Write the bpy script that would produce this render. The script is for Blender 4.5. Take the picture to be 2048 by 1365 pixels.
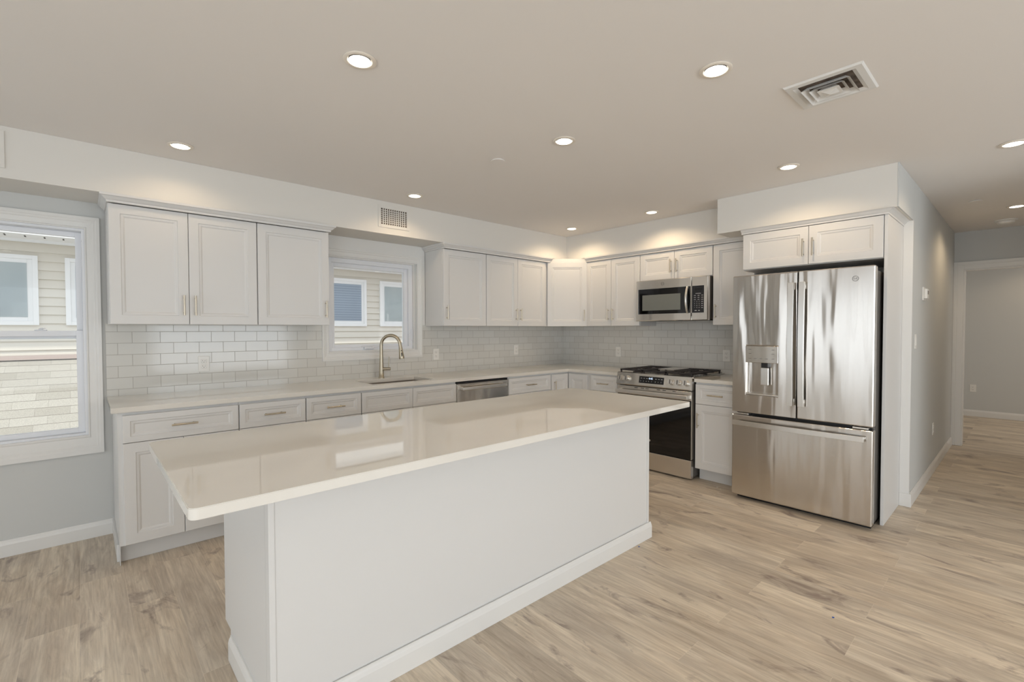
import bpy, bmesh, math, random
from mathutils import Vector, Matrix
PI = math.pi
random.seed(7)
S = bpy.context.scene
for o in list(bpy.data.objects): bpy.data.objects.remove(o, do_unlink=True)
COL = S.collection

# ------------------------------------------------------------------ camera
cam = bpy.data.cameras.new('camera'); co = bpy.data.objects.new('camera', cam); COL.objects.link(co)
cam.sensor_fit = 'HORIZONTAL'; cam.sensor_width = 36.0; cam.lens = 36.0*941.92/2048; cam.clip_start = 0.02
yaw, pit, rol = map(math.radians, (-42.343, -1.352, -0.133))
fw = Vector((math.sin(-yaw)*math.cos(pit), math.cos(-yaw)*math.cos(pit), math.sin(pit)))
rt = Vector((math.cos(-yaw), -math.sin(-yaw), 0)); up = rt.cross(fw)
r2 = rt*math.cos(rol)+up*math.sin(rol); u2 = -rt*math.sin(rol)+up*math.cos(rol)
co.matrix_world = Matrix(((r2.x, u2.x, -fw.x, -4.6466), (r2.y, u2.y, -fw.y, -4.1032), (r2.z, u2.z, -fw.z, 1.3506), (0, 0, 0, 1)))
S.camera = co
# ------------------------------------------------------------------ world, sun, daylight, exposure
S.view_settings.view_transform = 'Standard'; S.view_settings.look = 'None'
S.view_settings.exposure = 0.0; S.view_settings.gamma = 1.0
S.view_settings.use_curve_mapping = False
W = bpy.data.worlds.new('sky'); S.world = W; W.use_nodes = True
W.node_tree.nodes['Background'].inputs[0].default_value = (0.90, 0.95, 1.0, 1)
W.node_tree.nodes['Background'].inputs[1].default_value = 1.5
def add_light(name, kind, loc, energy, color, parent=None, aim=None, **kw):
    l = bpy.data.lights.new(name, kind); l.energy = energy; l.color = color
    for k, v in kw.items(): setattr(l, k, v)
    o = bpy.data.objects.new(name, l); COL.objects.link(o); o.location = loc
    if aim is not None: o.rotation_euler = Vector(aim).to_track_quat('-Z', 'Y').to_euler()
    if parent: o.parent = parent
    return o
add_light('sun', 'SUN', (-6, -6, 10), 2.0, (1.0, 0.95, 0.86), aim=(0.12, 0.42, -0.95), angle=0.02)
DAY = (0.90, 0.95, 1.0)
# daylight coming in through the three big openings behind the camera
add_light('daylight_back_left', 'AREA', (-5.8, -8.46, 1.225), 29, DAY, aim=(0, 1, 0.3), shape='RECTANGLE', size=2.7, size_y=2.0)
add_light('daylight_back_right', 'AREA', (-2.2, -8.46, 1.225), 64, DAY, aim=(0, 1, 0.3), shape='RECTANGLE', size=2.7, size_y=2.0)
add_light('daylight_left_near', 'AREA', (-7.46, -6.2, 1.225), 84, DAY, aim=(1, 0, 0.3), shape='RECTANGLE', size=2.7, size_y=2.0)
add_light('daylight_left_far', 'AREA', (-7.46, -2.2, 1.225), 11, DAY, aim=(1, 0, 0.12), shape='RECTANGLE', size=2.7, size_y=2.0)
add_light('far_room_fill', 'AREA', (4.3, -6.02, 1.4), 16, (1.0, .93, .86), aim=(0, 1, 0), shape='RECTANGLE', size=1.2, size_y=1.2)  # added fill to brighten the far room; no window is modelled behind it
WARM = (1.0, 0.75, 0.48)
LAMP_W = 7.5

# ------------------------------------------------------------------ helpers
def lin(c):
    return tuple(((v/255)/12.92 if v/255 <= 0.04045 else ((v/255+0.055)/1.055)**2.4) for v in c)
def mat(name, rgb, rough=0.5, metal=0.0, spec=0.5, coat=0.0, emit=None, es=1.0):
    m = bpy.data.materials.new(name); m.use_nodes = True
    b = m.node_tree.nodes['Principled BSDF']
    b.inputs['Base Color'].default_value = (*lin(rgb), 1)
    b.inputs['Roughness'].default_value = rough; b.inputs['Metallic'].default_value = metal
    b.inputs['Specular IOR Level'].default_value = spec; b.inputs['Coat Weight'].default_value = coat
    if emit: b.inputs['Emission Color'].default_value = (*emit, 1); b.inputs['Emission Strength'].default_value = es
    return m
def N(m, t, **kw):
    n = m.node_tree.nodes.new(t)
    for k, v in kw.items(): setattr(n, k, v)
    return n
def L(m, a, b): m.node_tree.links.new(a, b)
def bsdf(m): return m.node_tree.nodes['Principled BSDF']
def noise_bump(m, scale=200, strength=0.05, dist=0.001, stretch=(1, 1, 1), detail=2):
    tc = N(m, 'ShaderNodeTexCoord'); mp = N(m, 'ShaderNodeMapping'); mp.inputs['Scale'].default_value = stretch
    nz = N(m, 'ShaderNodeTexNoise'); nz.inputs['Scale'].default_value = scale; nz.inputs['Detail'].default_value = detail
    bp = N(m, 'ShaderNodeBump'); bp.inputs['Strength'].default_value = strength; bp.inputs['Distance'].default_value = dist
    L(m, tc.outputs['Object'], mp.inputs[0]); L(m, mp.outputs[0], nz.inputs['Vector']); L(m, nz.outputs['Fac'], bp.inputs['Height'])
    L(m, bp.outputs[0], bsdf(m).inputs['Normal']); return nz
def tint(m, rgb1, rgb2, scale=2.0, stretch=(1, 1, 1)):
    tc = N(m, 'ShaderNodeTexCoord'); mp = N(m, 'ShaderNodeMapping'); mp.inputs['Scale'].default_value = stretch
    nz = N(m, 'ShaderNodeTexNoise'); nz.inputs['Scale'].default_value = scale; nz.inputs['Detail'].default_value = 4
    cr = N(m, 'ShaderNodeValToRGB'); cr.color_ramp.elements[0].position = .35; cr.color_ramp.elements[1].position = .65
    cr.color_ramp.elements[0].color = (*lin(rgb1), 1); cr.color_ramp.elements[1].color = (*lin(rgb2), 1)
    L(m, tc.outputs['Object'], mp.inputs[0]); L(m, mp.outputs[0], nz.inputs['Vector']); L(m, nz.outputs['Fac'], cr.inputs[0])
    L(m, cr.outputs[0], bsdf(m).inputs['Base Color'])

# ------------------------------------------------------------------ materials
M = {}
M['cab'] = mat('cabinet_white_lacquer', (221, 220, 218), 0.38, spec=0.4); noise_bump(M['cab'], 90, .02, .0005)
M['gray'] = mat('wall_paint_gray', (205, 206, 204), 0.8, spec=0.25); noise_bump(M['gray'], 160, .06, .0008)
M['white'] = mat('soffit_paint_white', (226, 223, 217), 0.8, spec=0.25); noise_bump(M['white'], 160, .06, .0008)
M['ceil'] = mat('ceiling_paint', (238, 234, 230), 0.85, spec=0.2); noise_bump(M['ceil'], 140, .06, .0008)
M['trim'] = mat('trim_white_semigloss', (228, 227, 224), 0.32, spec=0.45); noise_bump(M['trim'], 60, .02, .0005)
M['vinyl'] = mat('window_vinyl', (232, 234, 238), 0.35); noise_bump(M['vinyl'], 60, .01, .0003)
M['plate'] = mat('switch_plate_plastic', (236, 234, 229), 0.3); noise_bump(M['plate'], 60, .01, .0003)
M['slot'] = mat('dark_slot', (70, 66, 62), 0.6); noise_bump(M['slot'], 60, .01, .0003)
M['duct'] = mat('duct_interior', (96, 84, 74), 0.8); tint(M['duct'], (70, 60, 52), (120, 104, 90), 20)
M['nickel'] = mat('brushed_nickel', (196, 186, 168), 0.3, 1.0); noise_bump(M['nickel'], 300, .06, .0004, (1, 1, 8))
M['faucet'] = mat('faucet_nickel', (182, 172, 152), 0.36, 1.0); noise_bump(M['faucet'], 200, .04, .0004, (1, 1, 8))
ROT = 0.25
def steel(name, rgb, rough, wav, wstr, stretch, fine=True):
    m = mat(name, rgb, rough, 1.0)
    tc = N(m, 'ShaderNodeTexCoord')
    mp = N(m, 'ShaderNodeMapping'); mp.inputs['Scale'].default_value = stretch
    nz = N(m, 'ShaderNodeTexNoise'); nz.inputs['Scale'].default_value = wav; nz.inputs['Detail'].default_value = 1.5
    b1 = N(m, 'ShaderNodeBump'); b1.inputs['Strength'].default_value = wstr; b1.inputs['Distance'].default_value = .02
    L(m, tc.outputs['Object'], mp.inputs[0]); L(m, mp.outputs[0], nz.inputs['Vector']); L(m, nz.outputs['Fac'], b1.inputs['Height'])
    mp2 = N(m, 'ShaderNodeMapping'); mp2.inputs['Scale'].default_value = (900, 900, 12) if fine == 'v' else (12, 12, 900)
    n2 = N(m, 'ShaderNodeTexNoise'); n2.inputs['Scale'].default_value = 1.0; n2.inputs['Detail'].default_value = 2
    b2 = N(m, 'ShaderNodeBump'); b2.inputs['Strength'].default_value = .05; b2.inputs['Distance'].default_value = .0005
    L(m, tc.outputs['Object'], mp2.inputs[0]); L(m, mp2.outputs[0], n2.inputs['Vector']); L(m, n2.outputs['Fac'], b2.inputs['Height'])
    L(m, b1.outputs[0], b2.inputs['Normal']); L(m, b2.outputs[0], bsdf(m).inputs['Normal'])
    bsdf(m).inputs['Anisotropic'].default_value = .8; bsdf(m).inputs['Anisotropic Rotation'].default_value = ROT
    tg = N(m, 'ShaderNodeTangent', direction_type='RADIAL', axis='Z'); L(m, tg.outputs[0], bsdf(m).inputs['Tangent'])
    return m
M['steel'] = steel('fridge_stainless', (208, 203, 197), 0.19, 2.8, 0.72, (3.0, 1, .36))
M['steel2'] = steel('appliance_stainless', (220, 216, 210), 0.22, 3.0, 0.2, (2, 1, .6))
M['handle'] = mat('polished_steel_handle', (222, 220, 216), 0.3, 1.0); noise_bump(M['handle'], 30, .02, .0004)
M['darksteel'] = mat('charcoal_side_steel', (112, 108, 104), 0.42, .6); noise_bump(M['darksteel'], 100, .04, .0004)
M['black'] = mat('black_plastic', (22, 22, 24), 0.4); noise_bump(M['black'], 100, .02, .0004)
M['glassblk'] = mat('black_oven_glass', (10, 10, 12), 0.05, spec=.6); noise_bump(M['glassblk'], 3, .01, .0005)
M['mwwin'] = mat('microwave_window', (120, 123, 118), 0.12, spec=.6); noise_bump(M['mwwin'], 3, .01, .0005)
M['panel'] = mat('black_control_glass', (28, 28, 32), 0.12); noise_bump(M['panel'], 3, .01, .0003)
M['iron'] = mat('cast_iron', (44, 40, 42), 0.5); noise_bump(M['iron'], 260, .25, .0008)
M['mark'] = mat('printed_marks', (205, 205, 205), 0.5); noise_bump(M['mark'], 60, .01, .0003)
M['markgray'] = mat('printed_marks_gray', (112, 110, 108), 0.5); noise_bump(M['markgray'], 60, .01, .0003)
M['clock'] = mat('clock_digits', (190, 210, 240), 0.5, emit=(.65, .8, 1), es=1.2); noise_bump(M['clock'], 60, .01, .0003)
M['sink'] = mat('sink_stainless', (168, 158, 148), 0.28, 1.0); noise_bump(M['sink'], 100, .05, .0005, (12, 1, 1))
M['glow'] = mat('lamp_lens', (255, 250, 240), 0.5, emit=(1.0, .93, .80), es=6.0)
M['ring'] = mat('lamp_trim_ring', (236, 228, 216), 0.45); noise_bump(M['ring'], 60, .01, .0003)
M['blue'] = mat('blue_tape', (48, 92, 176), 0.6); noise_bump(M['blue'], 300, .2, .0005)
M['flake'] = mat('plaster_flake', (228, 220, 206), 0.8); noise_bump(M['flake'], 300, .2, .0008)
M['eave'] = mat('exterior_white_trim', (240, 240, 240), 0.6); noise_bump(M['eave'], 60, .03, .0005)
M['siding'] = mat('cream_siding', (222, 216, 205), 0.65); noise_bump(M['siding'], 40, .08, .0008, (.2, 1, 8))
M['blindblue'] = mat('blue_gray_blind', (150, 160, 176), 0.5)
M['blindpale'] = mat('pale_shade', (186, 192, 194), 0.6); tint(M['blindpale'], (212, 219, 222), (222, 227, 228), 3)
M['clay'] = mat('flashing', (196, 180, 172), 0.6); noise_bump(M['clay'], 40, .05, .0005)
def blinds():
    m = M['blindblue']; tc = N(m, 'ShaderNodeTexCoord'); w = N(m, 'ShaderNodeTexWave', bands_direction='Z'); w.inputs['Scale'].default_value = 8
    cr = N(m, 'ShaderNodeValToRGB'); cr.color_ramp.elements[0].color = (*lin((176, 188, 208)), 1); cr.color_ramp.elements[1].color = (*lin((206, 214, 228)), 1)
    L(m, tc.outputs['Object'], w.inputs[0]); L(m, w.outputs['Fac'], cr.inputs[0]); L(m, cr.outputs[0], bsdf(m).inputs['Base Color'])
blinds()
# clear glass for window panes: mostly transparent with a fresnel reflection
gm = bpy.data.materials.new('window_glass'); gm.use_nodes = True; nt = gm.node_tree; nt.nodes.clear()
out = nt.nodes.new('ShaderNodeOutputMaterial'); tr = nt.nodes.new('ShaderNodeBsdfTransparent'); gl = nt.nodes.new('ShaderNodeBsdfGlossy')
gl.inputs['Roughness'].default_value = 0.01; fr = nt.nodes.new('ShaderNodeFresnel'); fr.inputs[0].default_value = 1.3; mx = nt.nodes.new('ShaderNodeMixShader')
tr.inputs[0].default_value = (.97, .98, .98, 1)
nt.links.new(fr.outputs[0], mx.inputs[0]); nt.links.new(tr.outputs[0], mx.inputs[1]); nt.links.new(gl.outputs[0], mx.inputs[2]); nt.links.new(mx.outputs[0], out.inputs[0])
M['glass'] = gm
# quartz
def quartz():
    m = mat('white_quartz', (227, 223, 215), 0.03, spec=0.6)
    tc = N(m, 'ShaderNodeTexCoord'); nz = N(m, 'ShaderNodeTexNoise'); nz.inputs['Scale'].default_value = 1.6; nz.inputs['Detail'].default_value = 7; nz.inputs['Distortion'].default_value = 1.6
    cr = N(m, 'ShaderNodeValToRGB'); e = cr.color_ramp.elements
    e[0].position = .485; e[0].color = (0, 0, 0, 1); e[1].position = .5; e[1].color = (1, 1, 1, 1)
    n = cr.color_ramp.elements.new(.515); n.color = (0, 0, 0, 1)
    n2 = N(m, 'ShaderNodeTexNoise'); n2.inputs['Scale'].default_value = 1.1
    mu = N(m, 'ShaderNodeMath', operation='MULTIPLY'); L(m, cr.outputs[0], mu.inputs[0]); 
    c2 = N(m, 'ShaderNodeValToRGB'); c2.color_ramp.elements[0].position = .5; c2.color_ramp.elements[1].position = .62
    L(m, n2.outputs['Fac'], c2.inputs[0]); L(m, c2.outputs[0], mu.inputs[1])
    m2 = N(m, 'ShaderNodeMath', operation='MULTIPLY'); m2.inputs[1].default_value = .35; L(m, mu.outputs[0], m2.inputs[0])
    mix = N(m, 'ShaderNodeMixRGB'); mix.inputs[1].default_value = (*lin((227, 223, 215)), 1); mix.inputs[2].default_value = (*lin((190, 184, 176)), 1)
    L(m, tc.outputs['Object'], nz.inputs[0]); L(m, tc.outputs['Object'], n2.inputs[0]); L(m, m2.outputs[0], mix.inputs[0]); L(m, mix.outputs[0], bsdf(m).inputs['Base Color'])
    return m
M['quartz'] = quartz()
# subway tile (axis 0: runs along x, axis 1: runs along y)
def tile(axis):
    m = mat('white_subway_tile_%d' % axis, (226, 225, 218), 0.1, spec=.5)
    tc = N(m, 'ShaderNodeTexCoord'); sp = N(m, 'ShaderNodeSeparateXYZ'); cb = N(m, 'ShaderNodeCombineXYZ')
    L(m, tc.outputs['Object'], sp.inputs[0]); 
    ax = N(m, 'ShaderNodeMath', operation='ADD'); ax.inputs[1].default_value = 4.476+.153*40; L(m, sp.outputs[axis], ax.inputs[0])
    az = N(m, 'ShaderNodeMath', operation='ADD'); az.inputs[1].default_value = -.959+.077*20; L(m, sp.outputs[2], az.inputs[0])
    L(m, ax.outputs[0], cb.inputs[0]); L(m, az.outputs[0], cb.inputs[1])
    br = N(m, 'ShaderNodeTexBrick', offset=.5, offset_frequency=2, squash=1.0)
    br.inputs['Scale'].default_value = 1; br.inputs['Brick Width'].default_value = .153; br.inputs['Row Height'].default_value = .077
    br.inputs['Mortar Size'].default_value = .0017; br.inputs['Mortar Smooth'].default_value = .25; br.inputs['Bias'].default_value = 0
    br.inputs['Color1'].default_value = (*lin((217, 216, 211)), 1); br.inputs['Color2'].default_value = (*lin((212, 210, 204)), 1); br.inputs['Mortar'].default_value = (*lin((176, 172, 165)), 1)
    L(m, cb.outputs[0], br.inputs[0]); L(m, br.outputs['Color'], bsdf(m).inputs['Base Color'])
    inv = N(m, 'ShaderNodeMath', operation='SUBTRACT'); inv.inputs[0].default_value = 1; L(m, br.outputs['Fac'], inv.inputs[1])
    nz = N(m, 'ShaderNodeTexNoise'); nz.inputs['Scale'].default_value = 9; nz.inputs['Detail'].default_value = 1
    L(m, tc.outputs['Object'], nz.inputs[0])
    ad = N(m, 'ShaderNodeMath', operation='MULTIPLY_ADD'); ad.inputs[1].default_value = .5; L(m, nz.outputs['Fac'], ad.inputs[0]); L(m, inv.outputs[0], ad.inputs[2])
    bp = N(m, 'ShaderNodeBump'); bp.inputs['Strength'].default_value = .5; bp.inputs['Distance'].default_value = .0015
    L(m, ad.outputs[0], bp.inputs['Height']); L(m, bp.outputs[0], bsdf(m).inputs['Normal'])
    mr = N(m, 'ShaderNodeMapRange'); mr.inputs['To Min'].default_value = .1; mr.inputs['To Max'].default_value = .7
    L(m, br.outputs['Fac'], mr.inputs[0]); L(m, mr.outputs[0], bsdf(m).inputs['Roughness'])
    return m
M['tile_x'] = tile(0); M['tile_y'] = tile(1)
# vinyl plank floor, planks along y
def wood():
    m = mat('weathered_oak_plank', (165, 148, 128), 0.42, spec=.35)
    tc = N(m, 'ShaderNodeTexCoord'); sp = N(m, 'ShaderNodeSeparateXYZ'); cb = N(m, 'ShaderNodeCombineXYZ')
    L(m, tc.outputs['Object'], sp.inputs[0])
    a = N(m, 'ShaderNodeMath', operation='ADD'); a.inputs[1].default_value = 30.0; L(m, sp.outputs[1], a.inputs[0])
    b = N(m, 'ShaderNodeMath', operation='ADD'); b.inputs[1].default_value = 30.06; L(m, sp.outputs[0], b.inputs[0])
    L(m, a.outputs[0], cb.inputs[0]); L(m, b.outputs[0], cb.inputs[1])
    def brick(c1, c2, mo, ms):
        br = N(m, 'ShaderNodeTexBrick', offset=.37, offset_frequency=2)
        br.inputs['Scale'].default_value = 1; br.inputs['Brick Width'].default_value = 1.22; br.inputs['Row Height'].default_value = .18
        br.inputs['Mortar Size'].default_value = ms; br.inputs['Mortar Smooth'].default_value = .3; br.inputs['Bias'].default_value = 0
        for k, c in (('Color1', c1), ('Color2', c2), ('Mortar', mo)): br.inputs[k].default_value = (*c, 1)
        L(m, cb.outputs[0], br.inputs[0]); return br
    rnd = brick((0, 0, 0), (1, 1, 1), (.5, .5, .5), 0.0)
    msk = brick((0, 0, 0), (0, 0, 0), (1, 1, 1), .0012)
    # per plank offset
    sc = N(m, 'ShaderNodeVectorMath', operation='SCALE'); sc.inputs['Scale'].default_value = 17.3; L(m, rnd.outputs['Color'], sc.inputs[0])
    ad = N(m, 'ShaderNodeVectorMath', operation='ADD'); L(m, tc.outputs['Object'], ad.inputs[0]); L(m, sc.outputs[0], ad.inputs[1])
    def nz(st, scale, det, dist=0, rough=.5):
        mp = N(m, 'ShaderNodeMapping'); mp.inputs['Scale'].default_value = st; L(m, ad.outputs[0], mp.inputs[0])
        n = N(m, 'ShaderNodeTexNoise'); n.inputs['Scale'].default_value = scale; n.inputs['Detail'].default_value = det; n.inputs['Distortion'].default_value = dist; n.inputs['Roughness'].default_value = rough
        L(m, mp.outputs[0], n.inputs[0]); return n
    fine = nz((1, .035, 1), 120, 4, 0, .6)
    med = nz((1, .12, 1), 18, 6, 1.2, .68)
    patch = nz((1, .30, 1), 4.0, 3, .6)
    knot = nz((1, .42, 1), 6.5, 5, 1.2, .6)
    def ramp(src, p0, p1, c0, c1):
        r = N(m, 'ShaderNodeValToRGB'); r.color_ramp.elements[0].position = p0; r.color_ramp.elements[1].position = p1
        r.color_ramp.elements[0].color = (*c0, 1); r.color_ramp.elements[1].color = (*c1, 1); L(m, src, r.inputs[0]); return r
    base = ramp(rnd.outputs['Color'], 0, 1, lin((200, 184, 162)), lin((230, 217, 197)))
    r1 = ramp(med.outputs['Fac'], .33, .68, lin((176, 159, 141)), lin((244, 233, 215)))
    mx1 = N(m, 'ShaderNodeMixRGB'); mx1.inputs[0].default_value = .52; L(m, base.outputs[0], mx1.inputs[1]); L(m, r1.outputs[0], mx1.inputs[2])
    r2_ = ramp(fine.outputs['Fac'], .35, .6, (.74, .73, .72), (1.03, 1.03, 1.03))
    mx2 = N(m, 'ShaderNodeMixRGB', blend_type='MULTIPLY'); mx2.inputs[0].default_value = .6; L(m, mx1.outputs[0], mx2.inputs[1]); L(m, r2_.outputs[0], mx2.inputs[2])
    r3 = ramp(patch.outputs['Fac'], .36, .62, (.78, .77, .77), (1.05, 1.04, 1.02))
    mx3 = N(m, 'ShaderNodeMixRGB', blend_type='MULTIPLY'); mx3.inputs[0].default_value = .9; L(m, mx2.outputs[0], mx3.inputs[1]); L(m, r3.outputs[0], mx3.inputs[2])
    r4 = ramp(knot.outputs['Fac'], .58, .70, (0, 0, 0), (.85, .85, .85))
    mx4 = N(m, 'ShaderNodeMixRGB'); L(m, r4.outputs[0], mx4.inputs[0]); L(m, mx3.outputs[0], mx4.inputs[1]); mx4.inputs[2].default_value = (*lin((140, 124, 114)), 1)
    mx5 = N(m, 'ShaderNodeMixRGB'); mm = N(m, 'ShaderNodeMath', operation='MULTIPLY'); mm.inputs[1].default_value = .45; L(m, msk.outputs['Color'], mm.inputs[0]); L(m, mm.outputs[0], mx5.inputs[0])
    L(m, mx4.outputs[0], mx5.inputs[1]); mx5.inputs[2].default_value = (*lin((226, 214, 196)), 1)
    L(m, mx5.outputs[0], bsdf(m).inputs['Base Color'])
    bp = N(m, 'ShaderNodeBump'); bp.inputs['Strength'].default_value = .12; bp.inputs['Distance'].default_value = .001; L(m, fine.outputs['Fac'], bp.inputs['Height']); L(m, bp.outputs[0], bsdf(m).inputs['Normal'])
    return m
M['wood'] = wood()
def shingle():
    m = mat('pale_shingles', (190, 184, 174), 0.9)
    tc = N(m, 'ShaderNodeTexCoord'); sp = N(m, 'ShaderNodeSeparateXYZ'); cb = N(m, 'ShaderNodeCombineXYZ'); L(m, tc.outputs['Object'], sp.inputs[0])
    a = N(m, 'ShaderNodeMath', operation='ADD'); a.inputs[1].default_value = 40; L(m, sp.outputs[0], a.inputs[0])
    b = N(m, 'ShaderNodeMath', operation='ADD'); b.inputs[1].default_value = 310*.1292; L(m, sp.outputs[1], b.inputs[0])
    L(m, a.outputs[0], cb.inputs[0]); L(m, b.outputs[0], cb.inputs[1])
    br = N(m, 'ShaderNodeTexBrick', offset=.37, offset_frequency=2); br.inputs['Scale'].default_value = 1; br.inputs['Brick Width'].default_value = .26; br.inputs['Row Height'].default_value = .1292
    br.inputs['Mortar Size'].default_value = .0012; br.inputs['Bias'].default_value = 0
    br.inputs['Color1'].default_value = (*lin((168, 163, 153)), 1); br.inputs['Color2'].default_value = (*lin((192, 188, 179)), 1); br.inputs['Mortar'].default_value = (*lin((150, 144, 136)), 1)
    n = N(m, 'ShaderNodeTexNoise'); n.inputs['Scale'].default_value = 120; L(m, tc.outputs['Object'], n.inputs[0])
    mx = N(m, 'ShaderNodeMixRGB', blend_type='OVERLAY'); mx.inputs[0].default_value = .35; L(m, cb.outputs[0], br.inputs[0]); L(m, br.outputs['Color'], mx.inputs[1]); L(m, n.outputs['Fac'], mx.inputs[2]); L(m, mx.outputs[0], bsdf(m).inputs['Base Color'])
    return m
M['shingle'] = shingle()

# ------------------------------------------------------------------ mesh helpers
class MB:
    def __init__(s): s.bm = bmesh.new()
    def box(s, x0, x1, y0, y1, z0, z1, bev=0.0, seg=2):
        x0, x1 = min(x0, x1), max(x0, x1); y0, y1 = min(y0, y1), max(y0, y1); z0, z1 = min(z0, z1), max(z0, z1)
        r = bmesh.ops.create_cube(s.bm, size=1.0, matrix=Matrix.Translation(((x0+x1)/2, (y0+y1)/2, (z0+z1)/2)) @ Matrix.Diagonal((x1-x0, y1-y0, z1-z0, 1)))
        if bev > 0:
            es = list({e for v in r['verts'] for e in v.link_edges})
            bmesh.ops.bevel(s.bm, geom=es, offset=bev, segments=seg, affect='EDGES', profile=.5)
        return s
    def cyl(s, p0, p1, r0, r1=None, seg=24, cap=True):
        p0, p1 = Vector(p0), Vector(p1); r1 = r0 if r1 is None else r1; d = p1-p0
        mtx = Matrix.Translation((p0+p1)/2) @ d.to_track_quat('Z', 'Y').to_matrix().to_4x4()
        bmesh.ops.create_cone(s.bm, cap_ends=cap, segments=seg, radius1=r0, radius2=r1, depth=d.length, matrix=mtx); return s
    def tube(s, pts, rad, seg=16, flat=None, cap=True):
        pts = [Vector(p) for p in pts]; rads = rad if isinstance(rad, (list, tuple)) else [rad]*len(pts); rings = []
        T0 = (pts[1]-pts[0]).normalized(); nrm = T0.orthogonal().normalized()
        for i, p in enumerate(pts):
            T = (pts[min(i+1, len(pts)-1)]-pts[max(i-1, 0)]).normalized()
            nrm = (nrm-T*nrm.dot(T)).normalized(); bn = T.cross(nrm)
            rings.append([s.bm.verts.new(p+(nrm*math.cos(2*PI*k/seg)+bn*math.sin(2*PI*k/seg))*rads[i]) for k in range(seg)])
        for a, b in zip(rings, rings[1:]):
            for k in range(seg): s.bm.faces.new((a[k], a[(k+1) % seg], b[(k+1) % seg], b[k]))
        if cap: s.bm.faces.new(rings[0][::-1]); s.bm.faces.new(rings[-1])
        return s
    def lathe(s, prof, c=(0, 0, 0), seg=32, axis='Z'):
        rings = []
        for r, h in prof:
            ring = []
            for k in range(seg):
                a = 2*PI*k/seg; p = Vector((r*math.cos(a), r*math.sin(a), h))
                if axis == 'X': p = Vector((h, r*math.cos(a), r*math.sin(a)))
                if axis == 'Y': p = Vector((r*math.sin(a), h, r*math.cos(a)))
                ring.append(s.bm.verts.new(p+Vector(c)))
            rings.append(ring)
        for a, b in zip(rings, rings[1:]):
            for k in range(seg): s.bm.faces.new((a[k], a[(k+1) % seg], b[(k+1) % seg], b[k]))
        if prof[0][0] > 1e-4: pass
        s.bm.faces.new(rings[0][::-1]) ; s.bm.faces.new(rings[-1])
        return s
    def loops(s, u0, u1, v0, v1, prof, cap=True, back=True):
        """nested rectangles facing -y: prof = [(inset, outward)]"""
        rings = []
        for i, w in prof:
            rings.append([s.bm.verts.new((x, -w, z)) for x, z in ((u0+i, v0+i), (u1-i, v0+i), (u1-i, v1-i), (u0+i, v1-i))])
        for a, b in zip(rings, rings[1:]):
            for k in range(4): s.bm.faces.new((a[k], a[(k+1) % 4], b[(k+1) % 4], b[k]))
        if cap: s.bm.faces.new(rings[-1])
        if back: s.bm.faces.new(rings[0][::-1])
        return s
    def prism(s, poly, axis, a0, a1):
        """extrude a closed 2D polygon: axis 'x' -> poly (y,z); 'y' -> poly (x,z); 'z' -> poly (x,y)"""
        f = {'x': lambda p, t: (t, p[0], p[1]), 'y': lambda p, t: (p[0], t, p[1]), 'z': lambda p, t: (p[0], p[1], t)}[axis]
        A = [s.bm.verts.new(f(p, a0)) for p in poly]; B = [s.bm.verts.new(f(p, a1)) for p in poly]; n = len(poly)
        for k in range(n): s.bm.faces.new((A[k], A[(k+1) % n], B[(k+1) % n], B[k]))
        s.bm.faces.new(A[::-1]); s.bm.faces.new(B); return s
    def quad(s, *p): s.bm.faces.new([s.bm.verts.new(q) for q in p]); return s
    def text(s, body, size, origin, face='-x', depth=.0006):
        c = bpy.data.curves.new('t', 'FONT'); c.body = body; c.size = size; c.align_x = 'CENTER'; c.align_y = 'CENTER'; c.extrude = depth/2; c.resolution_u = 3
        o = bpy.data.objects.new('t', c); COL.objects.link(o); bpy.context.view_layer.update()
        me = bpy.data.meshes.new_from_object(o.evaluated_get(bpy.context.evaluated_depsgraph_get()))
        bpy.data.objects.remove(o); bpy.data.curves.remove(c)
        me.transform(Matrix.Translation(origin) @ Matrix.Rotation(PI/2, 4, 'X'))
        s.bm.from_mesh(me); bpy.data.meshes.remove(me); return s
    def build(s, name, m, parent=None, smooth=False, loc=None):
        bm = s.bm; bmesh.ops.recalc_face_normals(bm, faces=bm.faces)
        me = bpy.data.meshes.new(name); bm.to_mesh(me); bm.free()
        me.materials.append(M[m] if isinstance(m, str) else m)
        o = bpy.data.objects.new(name, me); COL.objects.link(o)
        if parent: o.parent = parent
        if loc: o.location = loc
        if smooth:
            for p in me.polygons: p.use_smooth = True
            me.set_sharp_from_angle(angle=math.radians(38))
        return o
def tag(o, label=None, cat=None, group=None, kind=None):
    for k, v in (('label', label), ('category', cat), ('group', group), ('kind', kind)):
        if v: o[k] = v
    return o
def thing(name, label, cat, loc=(0, 0, 0), rz=0, group=None, kind=None):
    o = bpy.data.objects.new(name, None); COL.objects.link(o); o.location = loc; o.rotation_euler = (0, 0, rz); o.empty_display_size = .1
    return tag(o, label, cat, group, kind)
def copy_tree(o, parent=None):
    c = o.copy(); COL.objects.link(c)
    if parent: c.parent = parent
    for ch in [x for x in bpy.data.objects if x.parent == o]: copy_tree(ch, c)
    return c
RR = -PI/2   # rotation of everything standing on the range wall: local x -> -world y, local -y -> -world x
def wframe(wall, u, z, d=0.0):
    """point on a wall: u = distance along it (world x, or -world y), d = distance out of it"""
    return ((u, -d, z), 0) if wall == 'back' else ((-d, -u, z), RR)

H = 2.459; ZS = 2.18; ZC = .914
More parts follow.
